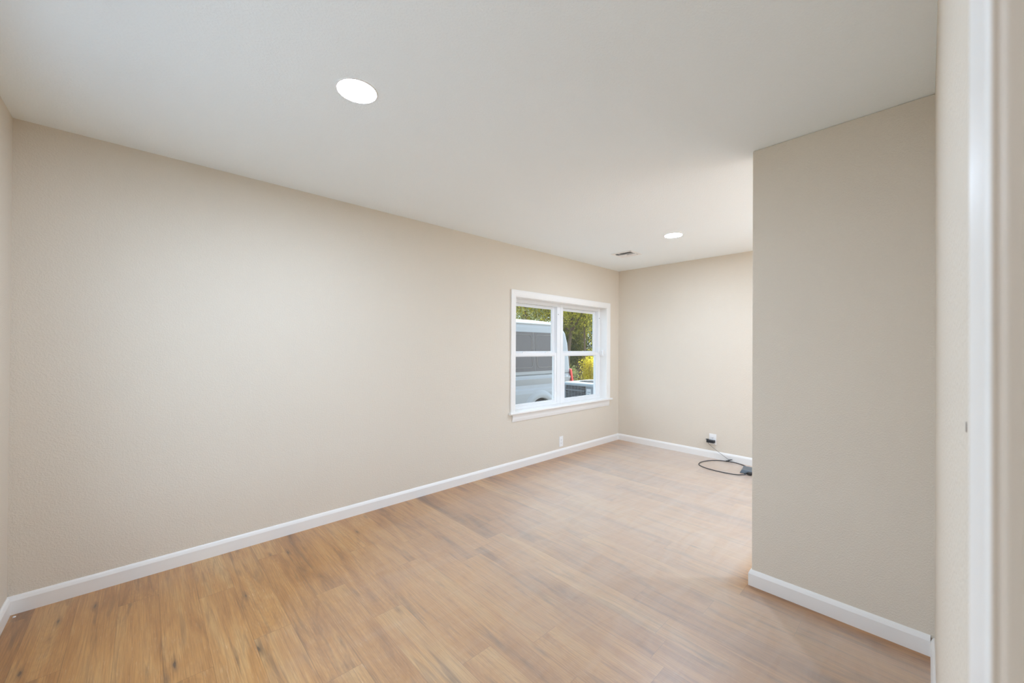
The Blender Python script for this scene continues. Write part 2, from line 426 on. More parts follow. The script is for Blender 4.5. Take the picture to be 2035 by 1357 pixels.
# door casing beside the camera
cas = [(0.188, YR), (0.188, YR + 0.0128), (0.181, YR + 0.0134), (0.176, YR + 0.0130), (0.160, YR + 0.0124), (0.150, YR + 0.0132), (0.1335, YR + 0.0134), (0.1316, YR + 0.0128), (0.1316, YR)]
edge = [(0.1315, YR + 0.0127), (0.1310, YR + 0.0125), (0.1310, YR + 0.0117), (0.1272, YR + 0.0113), (0.1268, YR + 0.0108), (0.1268, YR), (0.1315, YR)]
t1 = empty('trim_1', (0.15, YR, 0), 'white door casing close at the right edge, blurred', 'door casing', kind='structure')
MB().prism(cas, lambda p, q, t: (p, q, t), 0, DZ + 0.06).build('casing', M['trim'], t1)
MB().prism(edge, lambda p, q, t: (p, q, t), 0, DZ + 0.06).build('shaded_jamb_edge', M['edge'], t1)
mb = MB(); mb.box((OX - 0.018, YR - T, 0), (OX, YR - 0.0005, DZ)); mb.box((XL, YR - T, DZ - 0.018), (OX - 0.018, YR, DZ)); mb.build('jamb', M['trim'], t1)
MB().box((XL, YR, DZ), (0.1268, YR + 0.013, DZ + 0.06)).build('head_casing', M['trim'], t1)

# ------------------------------------------------------------------ window
def build_window():
    w1 = empty('window_1', ((WX0 + WX1) / 2, YW, WZ0), 'white double-hung double window looking onto the driveway', 'window', kind='structure')
    cw = 0.074
    ct = 0.017
    prof = [(0, 0), (0, ct), (0.008, ct + 0.002), (0.016, ct), (0.052, ct - 0.003), (0.060, ct - 0.006), (0.070, ct - 0.006), (cw, ct - 0.009), (cw, 0)]   # (from outer edge, depth)
    mb = MB()
    zt = WZ1 + cw
    stool_top = 0.621
    # mitred casing: left, head, right
    x0o, x1o = WX0 - cw, WX1 + cw
    R = [[(x0o + p, YW - q, stool_top) for p, q in prof], [(x0o + p, YW - q, zt - p) for p, q in prof],
         [(x1o - p, YW - q, zt - p) for p, q in prof], [(x1o - p, YW - q, stool_top) for p, q in prof]]
    n = len(prof)
    for i in range(3): mb.add(R[i] + R[i + 1], [(k, (k + 1) % n, n + (k + 1) % n, n + k) for k in range(n)])
    mb.add(R[0], [tuple(range(n))]); mb.add(R[3], [tuple(range(n))])
    mb.build('casing', M['trim'], w1, weld=True)
    # stool with horns and rounded nose
    nose = [(0, 0), (0.036, 0), (0.041, 0.004), (0.043, 0.012), (0.041, 0.020), (0.036, 0.024), (0, 0.024)]
    mb = MB().prism(nose, lambda p, q, t: (t, YW - p, stool_top - 0.024 + q), x0o - 0.022, x1o + 0.03)
    mb.box((WX0, YW, stool_top - 0.024), (WX1, YW + 0.108, stool_top))
    mb.build('stool', M['trim'], w1)
    ap = [(0, 0), (0.007, 0), (0.010, 0.012), (0.014, 0.03), (0.016, 0.05), (0.016, 0.081), (0, 0.081)]
    MB().prism(ap, lambda p, q, t: (t, YW - p, stool_top - 0.105 + q), x0o + 0.028, x1o - 0.012).build('apron', M['trim'], w1)
    # jamb liners of the recess
    jt = 0.004
    mb = MB(); mb.box((WX0, YW, stool_top), (WX0 + jt, YW + 0.108, WZ1)); mb.box((WX1 - jt, YW, stool_top), (WX1, YW + 0.108, WZ1)); mb.box((WX0 + jt, YW, WZ1 - jt), (WX1 - jt, YW + 0.108, WZ1))
    mb.build('jamb', M['trim'], w1)
    # vinyl frame
    FY0, FY1 = YW + 0.103, YW + 0.185
    fw = 0.045
    ul, ur = (WX0 + fw, 3.775), (3.890, WX1 - fw)
    zb, zt2 = 0.643, 1.845
    mb = MB()
    mb.box((WX0 + jt, FY0, stool_top), (ul[0], FY1, WZ1 - jt)); mb.box((ur[1], FY0, stool_top), (WX1 - jt, FY1, WZ1 - jt))
    mb.box((ul[1], FY0, stool_top), (3.8195, FY1, WZ1 - jt)); mb.box((3.8455, FY0, stool_top), (ur[0], FY1, WZ1 - jt)); mb.box((3.8195, FY0 + .004, stool_top), (3.8455, FY1, WZ1 - jt))
    for a, b in (ul, ur):
        mb.box((a, FY0, stool_top), (b, FY1, zb)); mb.box((a, FY0, zt2), (b, FY1, WZ1 - jt))
        # parting stops of the balance channels
        for s in (a, b - 0.012): mb.box((s, FY0 + 0.034, zb), (s + 0.012, FY0 + 0.040, zt2))
        mb.box((a, FY0, zt2 - 0.008), (b, FY0 + 0.034, zt2))
    mb.build('window_frame', M['vinyl'], w1, bevel=0.0015, segs=1)
    zm = 1.250
    for ui, (a, b) in enumerate((ul, ur)):
        for lower in (True, False):
            y0, y1 = (FY0 + 0.004, FY0 + 0.032) if lower else (FY0 + 0.042, FY0 + 0.070)
            z0, z1 = (zb, zm + 0.014) if lower else (zm - 0.012, zt2 - 0.008)
            st = 0.040; a2, b2 = a + 0.002, b - 0.002
            rb, rt = (0.027, 0.038) if lower else (0.036, 0.026)
            mb = MB(); mb.box((a2, y0, z0), (a2 + st, y1, z1)); mb.box((b2 - st, y0, z0), (b2, y1, z1))
            mb.box((a2 + st, y0, z0), (b2 - st, y1, z0 + rb)); mb.box((a2 + st, y0, z1 - rt), (b2 - st, y1, z1))
            # glazing bead
            g = 0.008
            ga, gb, gz0, gz1 = a2 + st, b2 - st, z0 + rb, z1 - rt
            for q in (((ga, y0 + .007, gz0), (ga + g, y1 - .004, gz1)), ((gb - g, y0 + .007, gz0), (gb, y1 - .004, gz1)), ((ga + g, y0 + .007, gz0), (gb - g, y1 - .004, gz0 + g)), ((ga + g, y0 + .007, gz1 - g), (gb - g, y1 - .004, gz1))):
                mb.box(*q)
            if lower:   # lift rail
                mb.box((a2 + st, y0 - 0.007, z0 + rb - 0.010), (b2 - st, y0, z0 + rb - 0.004))
            s = mb.build('lower_sash' if lower else 'upper_sash', M['vinyl'], w1, bevel=0.0012, segs=1)
            ym = (y0 + y1) / 2
            MB().box((ga + g, ym - 0.002, gz0 + g), (gb - g, ym + 0.002, gz1 - g)).build('pane', M['glass'], s)
            if lower:
                for fx in (0.27, 0.78):
                    cx = a2 + (b2 - a2) * fx
                    mb = MB(); mb.box((cx - 0.028, y0 + 0.003, z1), (cx + 0.028, y1 - 0.002, z1 + 0.007)); mb.lathe([(0.0001, 0.016), (0.010, 0.015), (0.012, 0.010), (0.012, 0.006)], (cx, ym, z1), 'Z', 14)
                    mb.box((cx - 0.004, y0 - 0.010, z1 + 0.009), (cx + 0.030, y0 + 0.012, z1 + 0.015))
                    mb.build('sash_lock', M['plastic'], s, bevel=0.001, segs=1)
                MB().box((b2 - 0.014, y0 - 0.004, z0 + 0.03), (b2 - 0.003, y0, z0 + 0.115)).build('balance_clip', M['plastic'], s)
        # tilt hole in the channel
        MB().lathe([(0.0001, -0.0012), (0.0045, -0.0012), (0.0055, 0.0)], (b + 0.021, FY0, zt2 - 0.10), 'Y', 12).build('balance_hole', M['hole'], w1)
build_window()

def build_fill_window():
    w2 = empty('fill_window', (XL, (LY0 + LY1) / 2, LZ0), 'unseen white window added in the left wall for fill light', 'window', kind='structure')  # added out of view to brighten the ceiling and partition
    x0, x1 = XL - 0.10, XL - 0.03
    mb = MB(); mb.box((x0, LY0, LZ0), (x1, LY0 + .04, LZ1)); mb.box((x0, LY1 - .04, LZ0), (x1, LY1, LZ1)); mb.box((x0, LY0 + .04, LZ0), (x1, LY1 - .04, LZ0 + .04)); mb.box((x0, LY0 + .04, LZ1 - .04), (x1, LY1 - .04, LZ1))
    mb.build('window_frame', M['vinyl'], w2)  # frame of the added fill window
    zm = (LZ0 + LZ1) / 2
    for nm, xa, za, zb in (('lower_sash', x1 - .032, LZ0 + .04, zm + .02), ('upper_sash', x0 + .006, zm - .02, LZ1 - .04)):
        a, b = LY0 + .04, LY1 - .04
        mb = MB(); mb.box((xa, a, za), (xa + .026, a + .04, zb)); mb.box((xa, b - .04, za), (xa + .026, b, zb)); mb.box((xa, a + .04, za), (xa + .026, b - .04, za + .04)); mb.box((xa, a + .04, zb - .04), (xa + .026, b - .04, zb))
        sh = mb.build(nm, M['vinyl'], w2)
        MB().box((xa + .011, a + .04, za + .04), (xa + .015, b - .04, zb - .04)).build('pane', M['glass'], sh)
    mb = MB()
    for q in (((XL, LY0 - .07, LZ0), (XL + .014, LY0, LZ1 + .07)), ((XL, LY1, LZ0), (XL + .014, LY1 + .07, LZ1 + .07)), ((XL, LY0, LZ1), (XL + .014, LY1, LZ1 + .07)), ((XL, LY0 - .09, LZ0 - .024), (XL + .04, LY1 + .09, LZ0)), ((XL, LY0 - .06, LZ0 - .09), (XL + .014, LY1 + .06, LZ0 - .024))): mb.box(*q)
    mb.build('casing', M['trim'], w2)  # casing of the added fill window
build_fill_window()

# alarm contact on the right jamb
se = empty('window_sensor', (4.711, YW + 0.07, 1.25), 'small white contact sensor on the right window jamb', 'sensor')
mb = MB(); mb.box((4.694, YW + 0.042, 1.215), (4.7105, YW + 0.068, 1.295)); mb.build('sensor_body', M['plastic'], se, bevel=0.003)
MB().box((4.699, YW + 0.074, 1.222), (4.7105, YW + 0.098, 1.285)).build('magnet', M['plastic'], se, bevel=0.003)

# ------------------------------------------------------------------ ceiling lights
def make_light(loc, label):
    x, y = loc
    r = empty('recessed_light', (x, y, H), label, 'ceiling light', 'recessed ceiling lights')
    MB().lathe([(0.0875, 0.0), (0.0868, -0.0015), (0.0850, -0.0028), (0.0820, -0.0032), (0.0800, -0.0028), (0.0795, -0.0014)], (x, y, H), 'Z', 64).build('trim_ring', M['plastic'], r)
    prof = [(0.0797, -0.0013), (0.060, -0.0018), (0.030, -0.0022), (0.0005, -0.0024)]
    MB().lathe(prof, (x, y, H), 'Z', 32).build('lens', M['lens'], r)
    return r
L1 = make_light((0.668, 1.708), 'round lit ceiling light nearest the camera, over the bare floor')
def copy_thing(o, loc, label):
    r = o.copy(); COL.objects.link(r); r['label'] = label
    d = Vector(loc) - o.location; r.location = loc
    for ch in o.children:
        c = ch.copy(); COL.objects.link(c); c.parent = r; c.matrix_parent_inverse = ch.matrix_parent_inverse.copy()
    return r
L2 = copy_thing(L1, (3.790, 1.718, H), 'round lit ceiling light near the air vent and end wall')
M['lens_far'] = lens_mat('lit_lens_far', LAMP * 0.7)
for ch in L2.children:
    if ch.name.startswith('lens'):
        ch.data = ch.data.copy(); ch.data.materials[0] = M['lens_far']
copy_thing(L1, (0.5, -0.85, H), 'unseen round ceiling light added in the hall for fill')  # hall lamp added out of view as extra room light
copy_thing(L1, (3.9, -0.5, H), 'unseen round ceiling light added in the alcove for fill')  # alcove lamp added out of view to brighten the far end

# ------------------------------------------------------------------ ceiling vent
def build_vent():
    x0, x1, y0, y1 = 4.025, 4.280, 2.310, 2.580
    v = empty('air_vent', ((x0 + x1) / 2, (y0 + y1) / 2, H), 'square white louvred air vent in the ceiling by the end wall', 'air vent')
    fr = 0.034
    mb = MB(); z = H
    for a, b in (((x0, y0), (x1, y0 + fr)), ((x0, y1 - fr), (x1, y1)), ((x0, y0 + fr), (x0 + fr, y1 - fr)), ((x1 - fr, y0 + fr), (x1, y1 - fr))):
        mb.box((a[0], a[1], z - 0.006), (b[0], b[1], z - 0.0002))
    mb.build('frame', M['plastic'], v, bevel=0.003)
    MB().box((x0 + fr, y0 + fr, z - 0.0012), (x1 - fr, y1 - fr, z - 0.0004)).build('duct', M['duct'], v)
    ix0, ix1, iy0, iy1 = x0 + fr, x1 - fr, y0 + fr, y1 - fr
    # three-way blades: one bank runs along Y, the other half is split
    def blade(p0, p1, tilt, wd=0.016):
        p0, p1 = Vector(p0), Vector(p1); d = (p1 - p0).normalized(); nn = d.cross(Vector((0, 0, 1)))
        a = (nn * math.cos(tilt) + Vector((0, 0, -1)) * math.sin(tilt)) * wd / 2
        t = Vector((0, 0, 0.0006))
        vs = [p0 - a - t, p0 + a - t, p1 + a - t, p1 - a - t, p0 - a + t, p0 + a + t, p1 + a + t, p1 - a + t]
        return MB().add(vs, [(0, 1, 2, 3), (7, 6, 5, 4), (0, 4, 5, 1), (1, 5, 6, 2), (2, 6, 7, 3), (3, 7, 4, 0)])
    zc = z - 0.0065
    for i in range(3):
        x = ix0 + 0.030 + i * 0.018
        blade((x, iy0 + 0.003, zc), (x, iy1 - 0.003, zc), math.radians(-32)).build('louver', M['plastic'], v)
    ym = (iy0 + iy1) / 2
    for i in range(4):
        x = ix0 + 0.098 + i * 0.021
        blade((x + (0.012 if i == 1 else 0), iy0 + 0.003, zc), (x + (0.012 if i == 1 else 0), ym - 0.004, zc), math.radians(-55 if i < 1 else 32)).build('louver', M['plastic'], v)
        blade((x, ym + 0.004, zc), (x, iy1 - 0.003, zc), math.radians(32)).build('louver', M['plastic'], v)
    mb = MB(); mb.box((ix0 + 0.084, iy0, z - 0.009), (ix0 + 0.088, iy1, z - 0.0015)); mb.box((ix0 + 0.088, ym - 0.002, z - 0.009), (ix1, ym + 0.002, z - 0.0015)); mb.box((ix0, iy1 - 0.052, z - 0.009), (ix0 + 0.084, iy1 - 0.049, z - 0.0015))
    mb.build('divider', M['plastic'], v)
build_vent()

# ------------------------------------------------------------------ outlets
def build_outlet(fn, c, wd, ht, loc, label):
    """fn(u, d, z): along the wall, out of the wall, up"""
    o = empty('wall_outlet', loc, label, 'outlet', 'wall outlets')
    u0, z0 = c
    def bx(mb, ua, da, za, ub, db, zb):
        p, q = fn(ua, da, za), fn(ub, db, zb); return mb.box(p, q)
    bx(MB(), u0 - wd / 2, 0.0002, z0 - ht / 2, u0 + wd / 2, 0.0055, z0 + ht / 2).build('cover_plate', M['plastic'], o, bevel=0.0025)
    for s in (-1, 1):
        zc = z0 + s * 0.0195
        mb = MB(); prof = []
        for k in range(24):
            a = 2 * math.pi * k / 24; prof.append((max(-0.0165, min(0.0165, 0.0185 * math.cos(a))), max(-0.0135, min(0.0135, 0.0165 * math.sin(a)))))
        mb.prism(prof, lambda p, q, t: fn(u0 + p, t, zc + q), 0.0055, 0.0072)
        rc = mb.build('receptacle', M['plastic'], o)
        mb = MB(); bx(mb, u0 - 0.0075, 0.0072, zc - 0.002, u0 - 0.0055, 0.0075, zc + 0.007); bx(mb, u0 + 0.0055, 0.0072, zc - 0.001, u0 + 0.0072, 0.0075, zc + 0.006)
        bx(mb, u0 - 0.002, 0.0072, zc - 0.009, u0 + 0.002, 0.0075, zc - 0.005)
        mb.build('slots', M['hole'], rc)
    mb = MB(); prof = [(0.0032 * math.cos(2 * math.pi * k / 12), 0.0032 * math.sin(2 * math.pi * k / 12)) for k in range(12)]
    mb.prism(prof, lambda p, q, t: fn(u0 + p, t, z0 + q), 0.0055, 0.0066); mb.build('screw', M['screw'], o)
    return o
build_outlet(lambda u, d, z: (u, YW - d, z), (3.735, 0.176), 0.072, 0.126, (3.735, YW, 0.176), 'white outlet on the long wall below the window')
build_outlet(lambda u, d, z: (XF - d, u, z), (1.784, 0.229), 0.082, 0.126, (XF, 1.784, 0.229), 'white outlet on the end wall with a black adapter plugged in')

def spline(pts, n=12, closed=False):
    P = [Vector(p) for p in pts]; out = []; N = len(P)
    for i in range(N if closed else N - 1):
        g = (lambda k: P[k % N]) if closed else (lambda k: P[max(0, min(N - 1, k))])
        p0, p1, p2, p3 = g(i - 1), g(i), g(i + 1), g(i + 2)
        for k in range(n):
            t = k / n
            out.append(0.5 * ((2 * p1) + (p2 - p0) * t + (2 * p0 - 5 * p1 + 4 * p2 - p3) * t * t + (3 * p1 - p0 - 3 * p2 + p3) * t ** 3))
    if not closed: out.append(P[-1])
    return out

# black adapter in the lower receptacle, its thin cord slanting to the floor
ad = empty('power_adapter', (XF - 0.0075, 1.79, 0.208), 'flat black power adapter plugged into the end wall outlet', 'power adapter')
mb = MB(); mb.box((XF - 0.060, 1.752, 0.190), (XF - 0.0080, 1.838, 0.222)); mb.build('housing', M['black'], ad, bevel=0.004)
MB().box((XF - 0.052, 1.826, 0.2225), (XF - 0.016, 1.850, 0.227)).build('tab', M['black'], ad, bevel=0.0015)
cpts = spline([(XF - 0.040, 1.822, 0.190), (XF - 0.041, 1.818, 0.176), (XF - 0.038, 1.775, 0.140), (XF - 0.033, 1.685, 0.080), (XF - 0.030, 1.605, 0.030), (XF - 0.034, 1.575, 0.020)])
MB().tube(cpts, 0.0022, 8).build('cord', M['cord'], ad)
cn = MB().tube([(XF - 0.026, 1.578, 0.026), (XF - 0.040, 1.600, 0.014), (XF - 0.052, 1.622, 0.007)], 0.0062, 10)
cn.tube([(XF - 0.024, 1.560, 0.030), (XF - 0.026, 1.578, 0.026)], 0.0040, 10)
cn.build('connector', M['black'], ad)
# twist tie whiskers
mb = MB(); mb.tube(spline([(XF - 0.030, 1.592, 0.024), (XF - 0.022, 1.590, 0.045), (XF - 0.020, 1.583, 0.056)], 6), 0.0016, 6); mb.tube(spline([(XF - 0.028, 1.575, 0.024), (XF - 0.022, 1.556, 0.043), (XF - 0.018, 1.552, 0.048)], 6), 0.0014, 6)
mb.build('twist_tie', M['screw'], ad)

# router on the floor, half behind the partition
rt = empty('network_router', (4.73, 1.22, 0), 'dark grey router box on the floor half hidden behind the partition', 'router')
rx0, rx1, ry0, ry1 = 4.640, 4.845, 1.06, 1.405
vs = [(rx0, ry0, 0.004), (rx1, ry0, 0.004), (rx1, ry1, 0.004), (rx0, ry1 - 0.03, 0.004), (rx0 + .02, ry0 + .02, 0.036), (rx1 - .012, ry0 + .02, 0.036), (rx1 - .012, ry1 - .012, 0.036), (rx0 + .02, ry1 - .052, 0.036)]
MB().add(vs, [(0, 3, 2, 1), (4, 5, 6, 7), (0, 1, 5, 4), (1, 2, 6, 5), (2, 3, 7, 6), (3, 0, 4, 7)]).build('housing', M['darkgrey'], rt, bevel=0.004)
for x in (rx0 + .02, rx1 - .025):
    for y in (ry0 + .03, ry1 - .05): MB().lathe([(0.008, 0.0045), (0.008, 0.0), (0.0001, 0.0)], (x, y, 0), 'Z', 12).build('rubber_foot', M['black'], rt)
MB().box((rx0 - 0.028, 1.258, 0.006), (rx0 + 0.016, 1.296, 0.030)).build('port_block', M['black'], rt, bevel=0.003)

# thick cable lying in one loop on the floor, plugged into the router
nc = empty('looped_cable', (4.72, 1.55, 0), 'black cable lying in one open loop on the floor by the end wall', 'cable')
zc = 0.0048
loop = [(rx0 - 0.02, 1.302, 0.018), (4.586, 1.318, zc + .004), (4.533, 1.385, zc), (4.511, 1.53, zc), (4.536, 1.68, zc), (4.600, 1.775, zc), (4.700, 1.806, zc), (4.800, 1.790, zc), (4.895, 1.745, zc), (4.965, 1.67, zc), (4.999, 1.575, zc),
        (4.988, 1.485, zc), (4.950, 1.415, zc), (4.895, 1.375, zc), (4.868, 1.345, 0.012), (4.845, 1.335, 0.02)]
MB().tube(spline(loop, 10), 0.0046, 10).build('cable_jacket', M['cable'], nc)
MB().tube([(rx0 - 0.040, 1.314, 0.014), (rx0 - 0.016, 1.300, 0.019)], 0.0075, 12).build('plug', M['black'], nc)

# plaster crumb in the left corner
MB().lathe([(0.0005, 0.0), (0.006, 0.001), (0.005, 0.004), (0.0005, 0.0055)], (XL + 0.03, YW - 0.045, 0.0), 'Z', 7, smooth=False).build('plaster_crumb', M['plastic'])
tag(bpy.data.objects['plaster_crumb'], 'tiny white plaster crumb on the floor in the left corner', 'crumb')

# ------------------------------------------------------------------ outside
def ground_mat():
    m, nt, b = new_mat('dry_grass_ground'); N = nt.nodes.new; L = nt.links.new
    tc = N('ShaderNodeTexCoord'); n = N('ShaderNodeTexNoise'); n.inputs['Scale'].default_value = 1.7; n.inputs['Detail'].default_value = 6
    r = N('ShaderNodeValToRGB'); r.color_ramp.elements[0].position = 0.35; r.color_ramp.elements[0].color = (0.075, 0.07, 0.035, 1)
    r.color_ramp.elements[1].position = 0.7; r.color_ramp.elements[1].color = (0.14, 0.125, 0.07, 1)
    L(tc.outputs['Object'], n.inputs['Vector']); L(n.outputs['Fac'], r.inputs['Fac']); L(r.outputs['Color'], b.inputs['Base Color'])
    b.inputs['Roughness'].default_value = 0.95
    return m
M['ground'] = ground_mat()
M['reflector'] = simple('bounce_concrete', (0.60, 0.60, 0.60), 0.9)  # pale slab added out of view, bounces daylight to the ceiling
M['drive'] = simple('driveway_concrete', (0.22, 0.217, 0.21), 0.9, bump=0.3, bscale=60)
S(MB().box((-30, -30, GZ - 0.3), (70, 70, GZ)).build('ground', M['ground']), 'grassy ground outside under the trees', 'ground')
S(MB().box((-2, -12, GZ), (XF + T + 6, YA - 0.13, GZ + 0.3)).box((XF + T + 0.01, YA - 0.13, GZ), (XF + T + 6, 2.2, GZ + 0.3)).box((XL - T - 7, YA - 0.13, GZ), (XL - T - 0.01, 4.6, GZ + 0.3)).build('reflector', M['reflector']), 'concrete patio added unseen outside the glass to bounce daylight in', 'reflector')
S(MB().box((XL - T - 0.01, 3.24, GZ), (12, 8.6, GZ + 0.012)).build('driveway', M['drive']), 'concrete driveway strip under the van', 'driveway')
mb = MB(); mb.box((XL - T - 0.3, YA - 0.5, H + 0.1), (XF + T + 0.05, YW + 0.15 + 0.9, H + 0.26)); mb.box((XL - T, YA - T, GZ), (XF + T, YW + 0.15, -0.16))
mb.box((XF + T + 0.05, YW, H + 0.1), (XF + 5, YW + 0.15 + 0.9, H + 0.26)); S(mb.build('roof', M['roof']), 'unseen house roof slab and foundation, eave stretched to block the sun', 'roof')  # eave strip past the house end added to keep sun off the window

# --- van -----------------------------------------------------------------------------------
def build_van():
    VY, VW = 5.70, 1.98            # near side plane, width
    XR, XFR = 7.40, 1.75           # rear, front
    v = empty('cargo_van', ((XR + XFR) / 2, VY + VW / 2, GZ), 'silver cargo van with dark side glass parked outside the window', 'van')
    paint = simple('silver_van_paint', (0.30, 0.31, 0.315), 0.30, 0.0, 0.5)
    glass_d = simple('dark_van_glass', (0.075, 0.060, 0.050), 0.14)
    rubber = simple('tyre_rubber', (0.02, 0.02, 0.02), 0.8)
    rim_m = simple('steel_rim', (0.45, 0.45, 0.46), 0.35, 0.7)
    red = simple('red_lamp_plastic', (0.55, 0.018, 0.008), 0.35)
    line = simple('window_moulding', (0.17, 0.155, 0.14), 0.4)
    wht = simple('pale_roof_rail', (0.62, 0.63, 0.64), 0.3)
    # side cross-section: (inset from side plane, z)
    SEC = [(0.10, -0.24), (0.05, -0.20), (0.025, -0.05), (0.012, 0.15), (0.006, 0.36), (0.016, 0.43), (0.044, 0.465), (0.058, 0.53), (0.030, 0.585), (0.010, 0.63), (0.000, 0.660), (0.006, 0.672), (0.030, 0.682), (0.036, 0.730), (0.060, 0.742), (0.040, 0.757), (0.036, 0.815),
           (0.060, 1.10), (0.088, 1.42), (0.112, 1.66), (0.130, 1.76), (0.148, 1.815), (0.142, 1.83), (0.150, 1.86), (0.20, 1.885), (0.34, 1.925), (0.62, 1.965), (VW / 2, 1.985)]
    def rear_lean(z):
        return float(np.interp(z, [-0.3, 0.45, 0.8, 1.2, 1.55, 1.70, 1.79, 1.86, 1.93, 1.99], [0.02, 0.0, 0.06, 0.08, 0.095, 0.17, 0.265, 0.42, 0.62, 0.85]))
    def front_x(z):
        return float(np.interp(z, [-0.3, 0.1, 0.55, 0.66, 0.80, 1.0, 1.80, 1.9, 2.0], [0.10, 0.0, 0.10, 0.30, 0.72, 1.00, 1.75, 2.05, 2.4]))
    stations = [0.0, 0.02, 0.06, 0.12, 0.20, 0.30] + list(np.linspace(0.45, 0.93, 16)) + [0.96, 0.985, 1.0]
    def inset_end(s, z):
        # plan-view corner rounding at the rear and the front, metres
        Lb = XR - XFR; d = 0.0
        r = 0.17
        t = s * Lb
        if t < r: d += r - math.sqrt(max(0, r * r - (r - t) ** 2))
        rf = 0.32; t = (1 - s) * Lb
        if t < rf: d += (rf - math.sqrt(max(0, rf * rf - (rf - t) ** 2))) * 0.9
        return d
    stations = [0.0, 0.002, 0.006, 0.012, 0.020, 0.031] + list(np.linspace(0.06, 0.92, 24)) + [0.945, 0.965, 0.982, 0.994, 1.0]
    def pt(s, i, side):
        d, z = SEC[i]
        xa, xb = XR - rear_lean(z), XFR + front_x(z)
        x = xa + (xb - xa) * s
        d2 = min(d + inset_end(s, z), VW / 2)
        y = VY + d2 if side == 0 else VY + VW - d2
        return (x, y, z)
    ns = len(SEC)
    idx = [(i, 0) for i in range(ns)] + [(i, 1) for i in range(ns - 2, -1, -1)]
    mb = MB(); n = len(idx); vs = []; fs = []
    for s in stations: vs += [pt(s, i, sd) for i, sd in idx]
    for a in range(len(stations) - 1):
        for k in range(n): fs.append((a * n + k, a * n + (k + 1) % n, (a + 1) * n + (k + 1) % n, (a + 1) * n + k))
    mb.add(vs, fs, 0, False)
    mb.add(vs[:n], [tuple(range(n))]); mb.add(vs[-n:], [tuple(range(n))])
    body = mb.build('body', paint, v, weld=True)
    # cut the wheel arches out of the shell
    WZ, RX, FX = -0.14, 6.215, 2.75
    cut = MB()
    for wx in (RX, FX):
        for ya, yb in ((VY - 0.2, VY + 0.30), (VY + VW - 0.30, VY + VW + 0.2)):
            cut.prism([(0.395 * math.cos(2 * math.pi * k / 40), 0.395 * math.sin(2 * math.pi * k / 40)) for k in range(40)], lambda p, q, t, wx=wx: (wx + p, t, WZ + q), ya, yb)
    co = cut.build('arch_cutter', M['hole'])
    bo = body.modifiers.new('cut', 'BOOLEAN'); bo.operation = 'DIFFERENCE'; bo.object = co; bo.solver = 'EXACT'
    bpy.context.view_layer.update()
    dg = bpy.context.evaluated_depsgraph_get()
    nm = bpy.data.meshes.new_from_object(body.evaluated_get(dg))
    body.modifiers.clear(); old = body.data; body.data = nm; bpy.data.meshes.remove(old); nm.name = 'van_body'
    bpy.data.objects.remove(co, do_unlink=True)
    nm.materials.clear(); nm.materials.append(paint)
    for p in nm.polygons: p.use_smooth = False; p.material_index = 0
    def side_inset(z): return float(np.interp(z, [q[1] for q in SEC], [q[0] for q in SEC]))
    # flares
    for wx in (RX, FX):
        for side in (0, 1):
            mb = MB(); N = 40; rings = []
            for k in range(N + 1):
                a = math.radians(-12 + 204 * k / N)
                ring = []
                for rr, out in ((0.388, 0.03), (0.388, -0.030), (0.400, -0.044), (0.470, -0.046), (0.515, -0.030), (0.560, 0.012)):
                    x, z = wx + rr * math.cos(a), WZ + rr * math.sin(a)
                    z = max(z, -0.235)
                    d = side_inset(min(z, 0.30)) * 0.6 + out
                    ring.append((x, VY + d if side == 0 else VY + VW - d, z))
                rings.append(ring)
            m_ = 6; vs = [q for r in rings for q in r]; fs = []
            for k in range(N):
                for j in range(m_ - 1): fs.append((k * m_ + j, k * m_ + j + 1, (k + 1) * m_ + j + 1, (k + 1) * m_ + j))
            mb.add(vs, fs, 0, True); mb.build('wheel_arch', paint, v)
    # wheels
    for wx in (RX, FX):
        for side in (0, 1):
            yc = VY + 0.13 if side == 0 else VY + VW - 0.13
            sg = 1 if side == 0 else -1
            prof = [(0.21, -0.09), (0.30, -0.10), (0.345, -0.085), (0.36, -0.06), (0.36, 0.06), (0.345, 0.085), (0.30, 0.10), (0.21, 0.09)]
            wh = MB().lathe(prof, (wx, yc, WZ), 'Y', 48).build('wheel', rubber, v)
            MB().lathe([(0.0005, -0.035 * sg), (0.06, -0.04 * sg), (0.075, -0.03 * sg), (0.15, -0.03 * sg), (0.17, -0.055 * sg), (0.205, -0.07 * sg), (0.215, -0.09 * sg)], (wx, yc, WZ), 'Y', 40).build('rim', rim_m, wh)
    # dark side glass, following the side
    def side_patch(xa, xb, za, zb, side, off, nx=12, nz=8):
        vs, fs = [], []
        for i in range(nx + 1):
            for j in range(nz + 1):
                z = za + (zb - za) * j / nz; d = side_inset(z) - off
                x = xa + (xb - xa) * i / nx
                vs.append((x, VY + d if side == 0 else VY + VW - d, z))
        k = len(vs)
        vs += [(x, y + (0.012 if side == 0 else -0.012), z) for x, y, z in vs]
        f2 = []
        for i in range(nx):
            for j in range(nz):
                a = i * (nz + 1) + j; q = (a, a + 1, a + nz + 2, a + nz + 1); fs.append(q); f2.append(tuple(t + k for t in q))
        rim = [i * (nz + 1) for i in range(nx + 1)] + [nx * (nz + 1) + j for j in range(1, nz + 1)] + [i * (nz + 1) + nz for i in range(nx - 1, -1, -1)] + [j for j in range(nz - 1, 0, -1)]
        f3 = [(rim[i], rim[(i + 1) % len(rim)], rim[(i + 1) % len(rim)] + k, rim[i] + k) for i in range(len(rim))]
        return MB().add(vs, fs + f2 + f3)
    DIV = 6.075
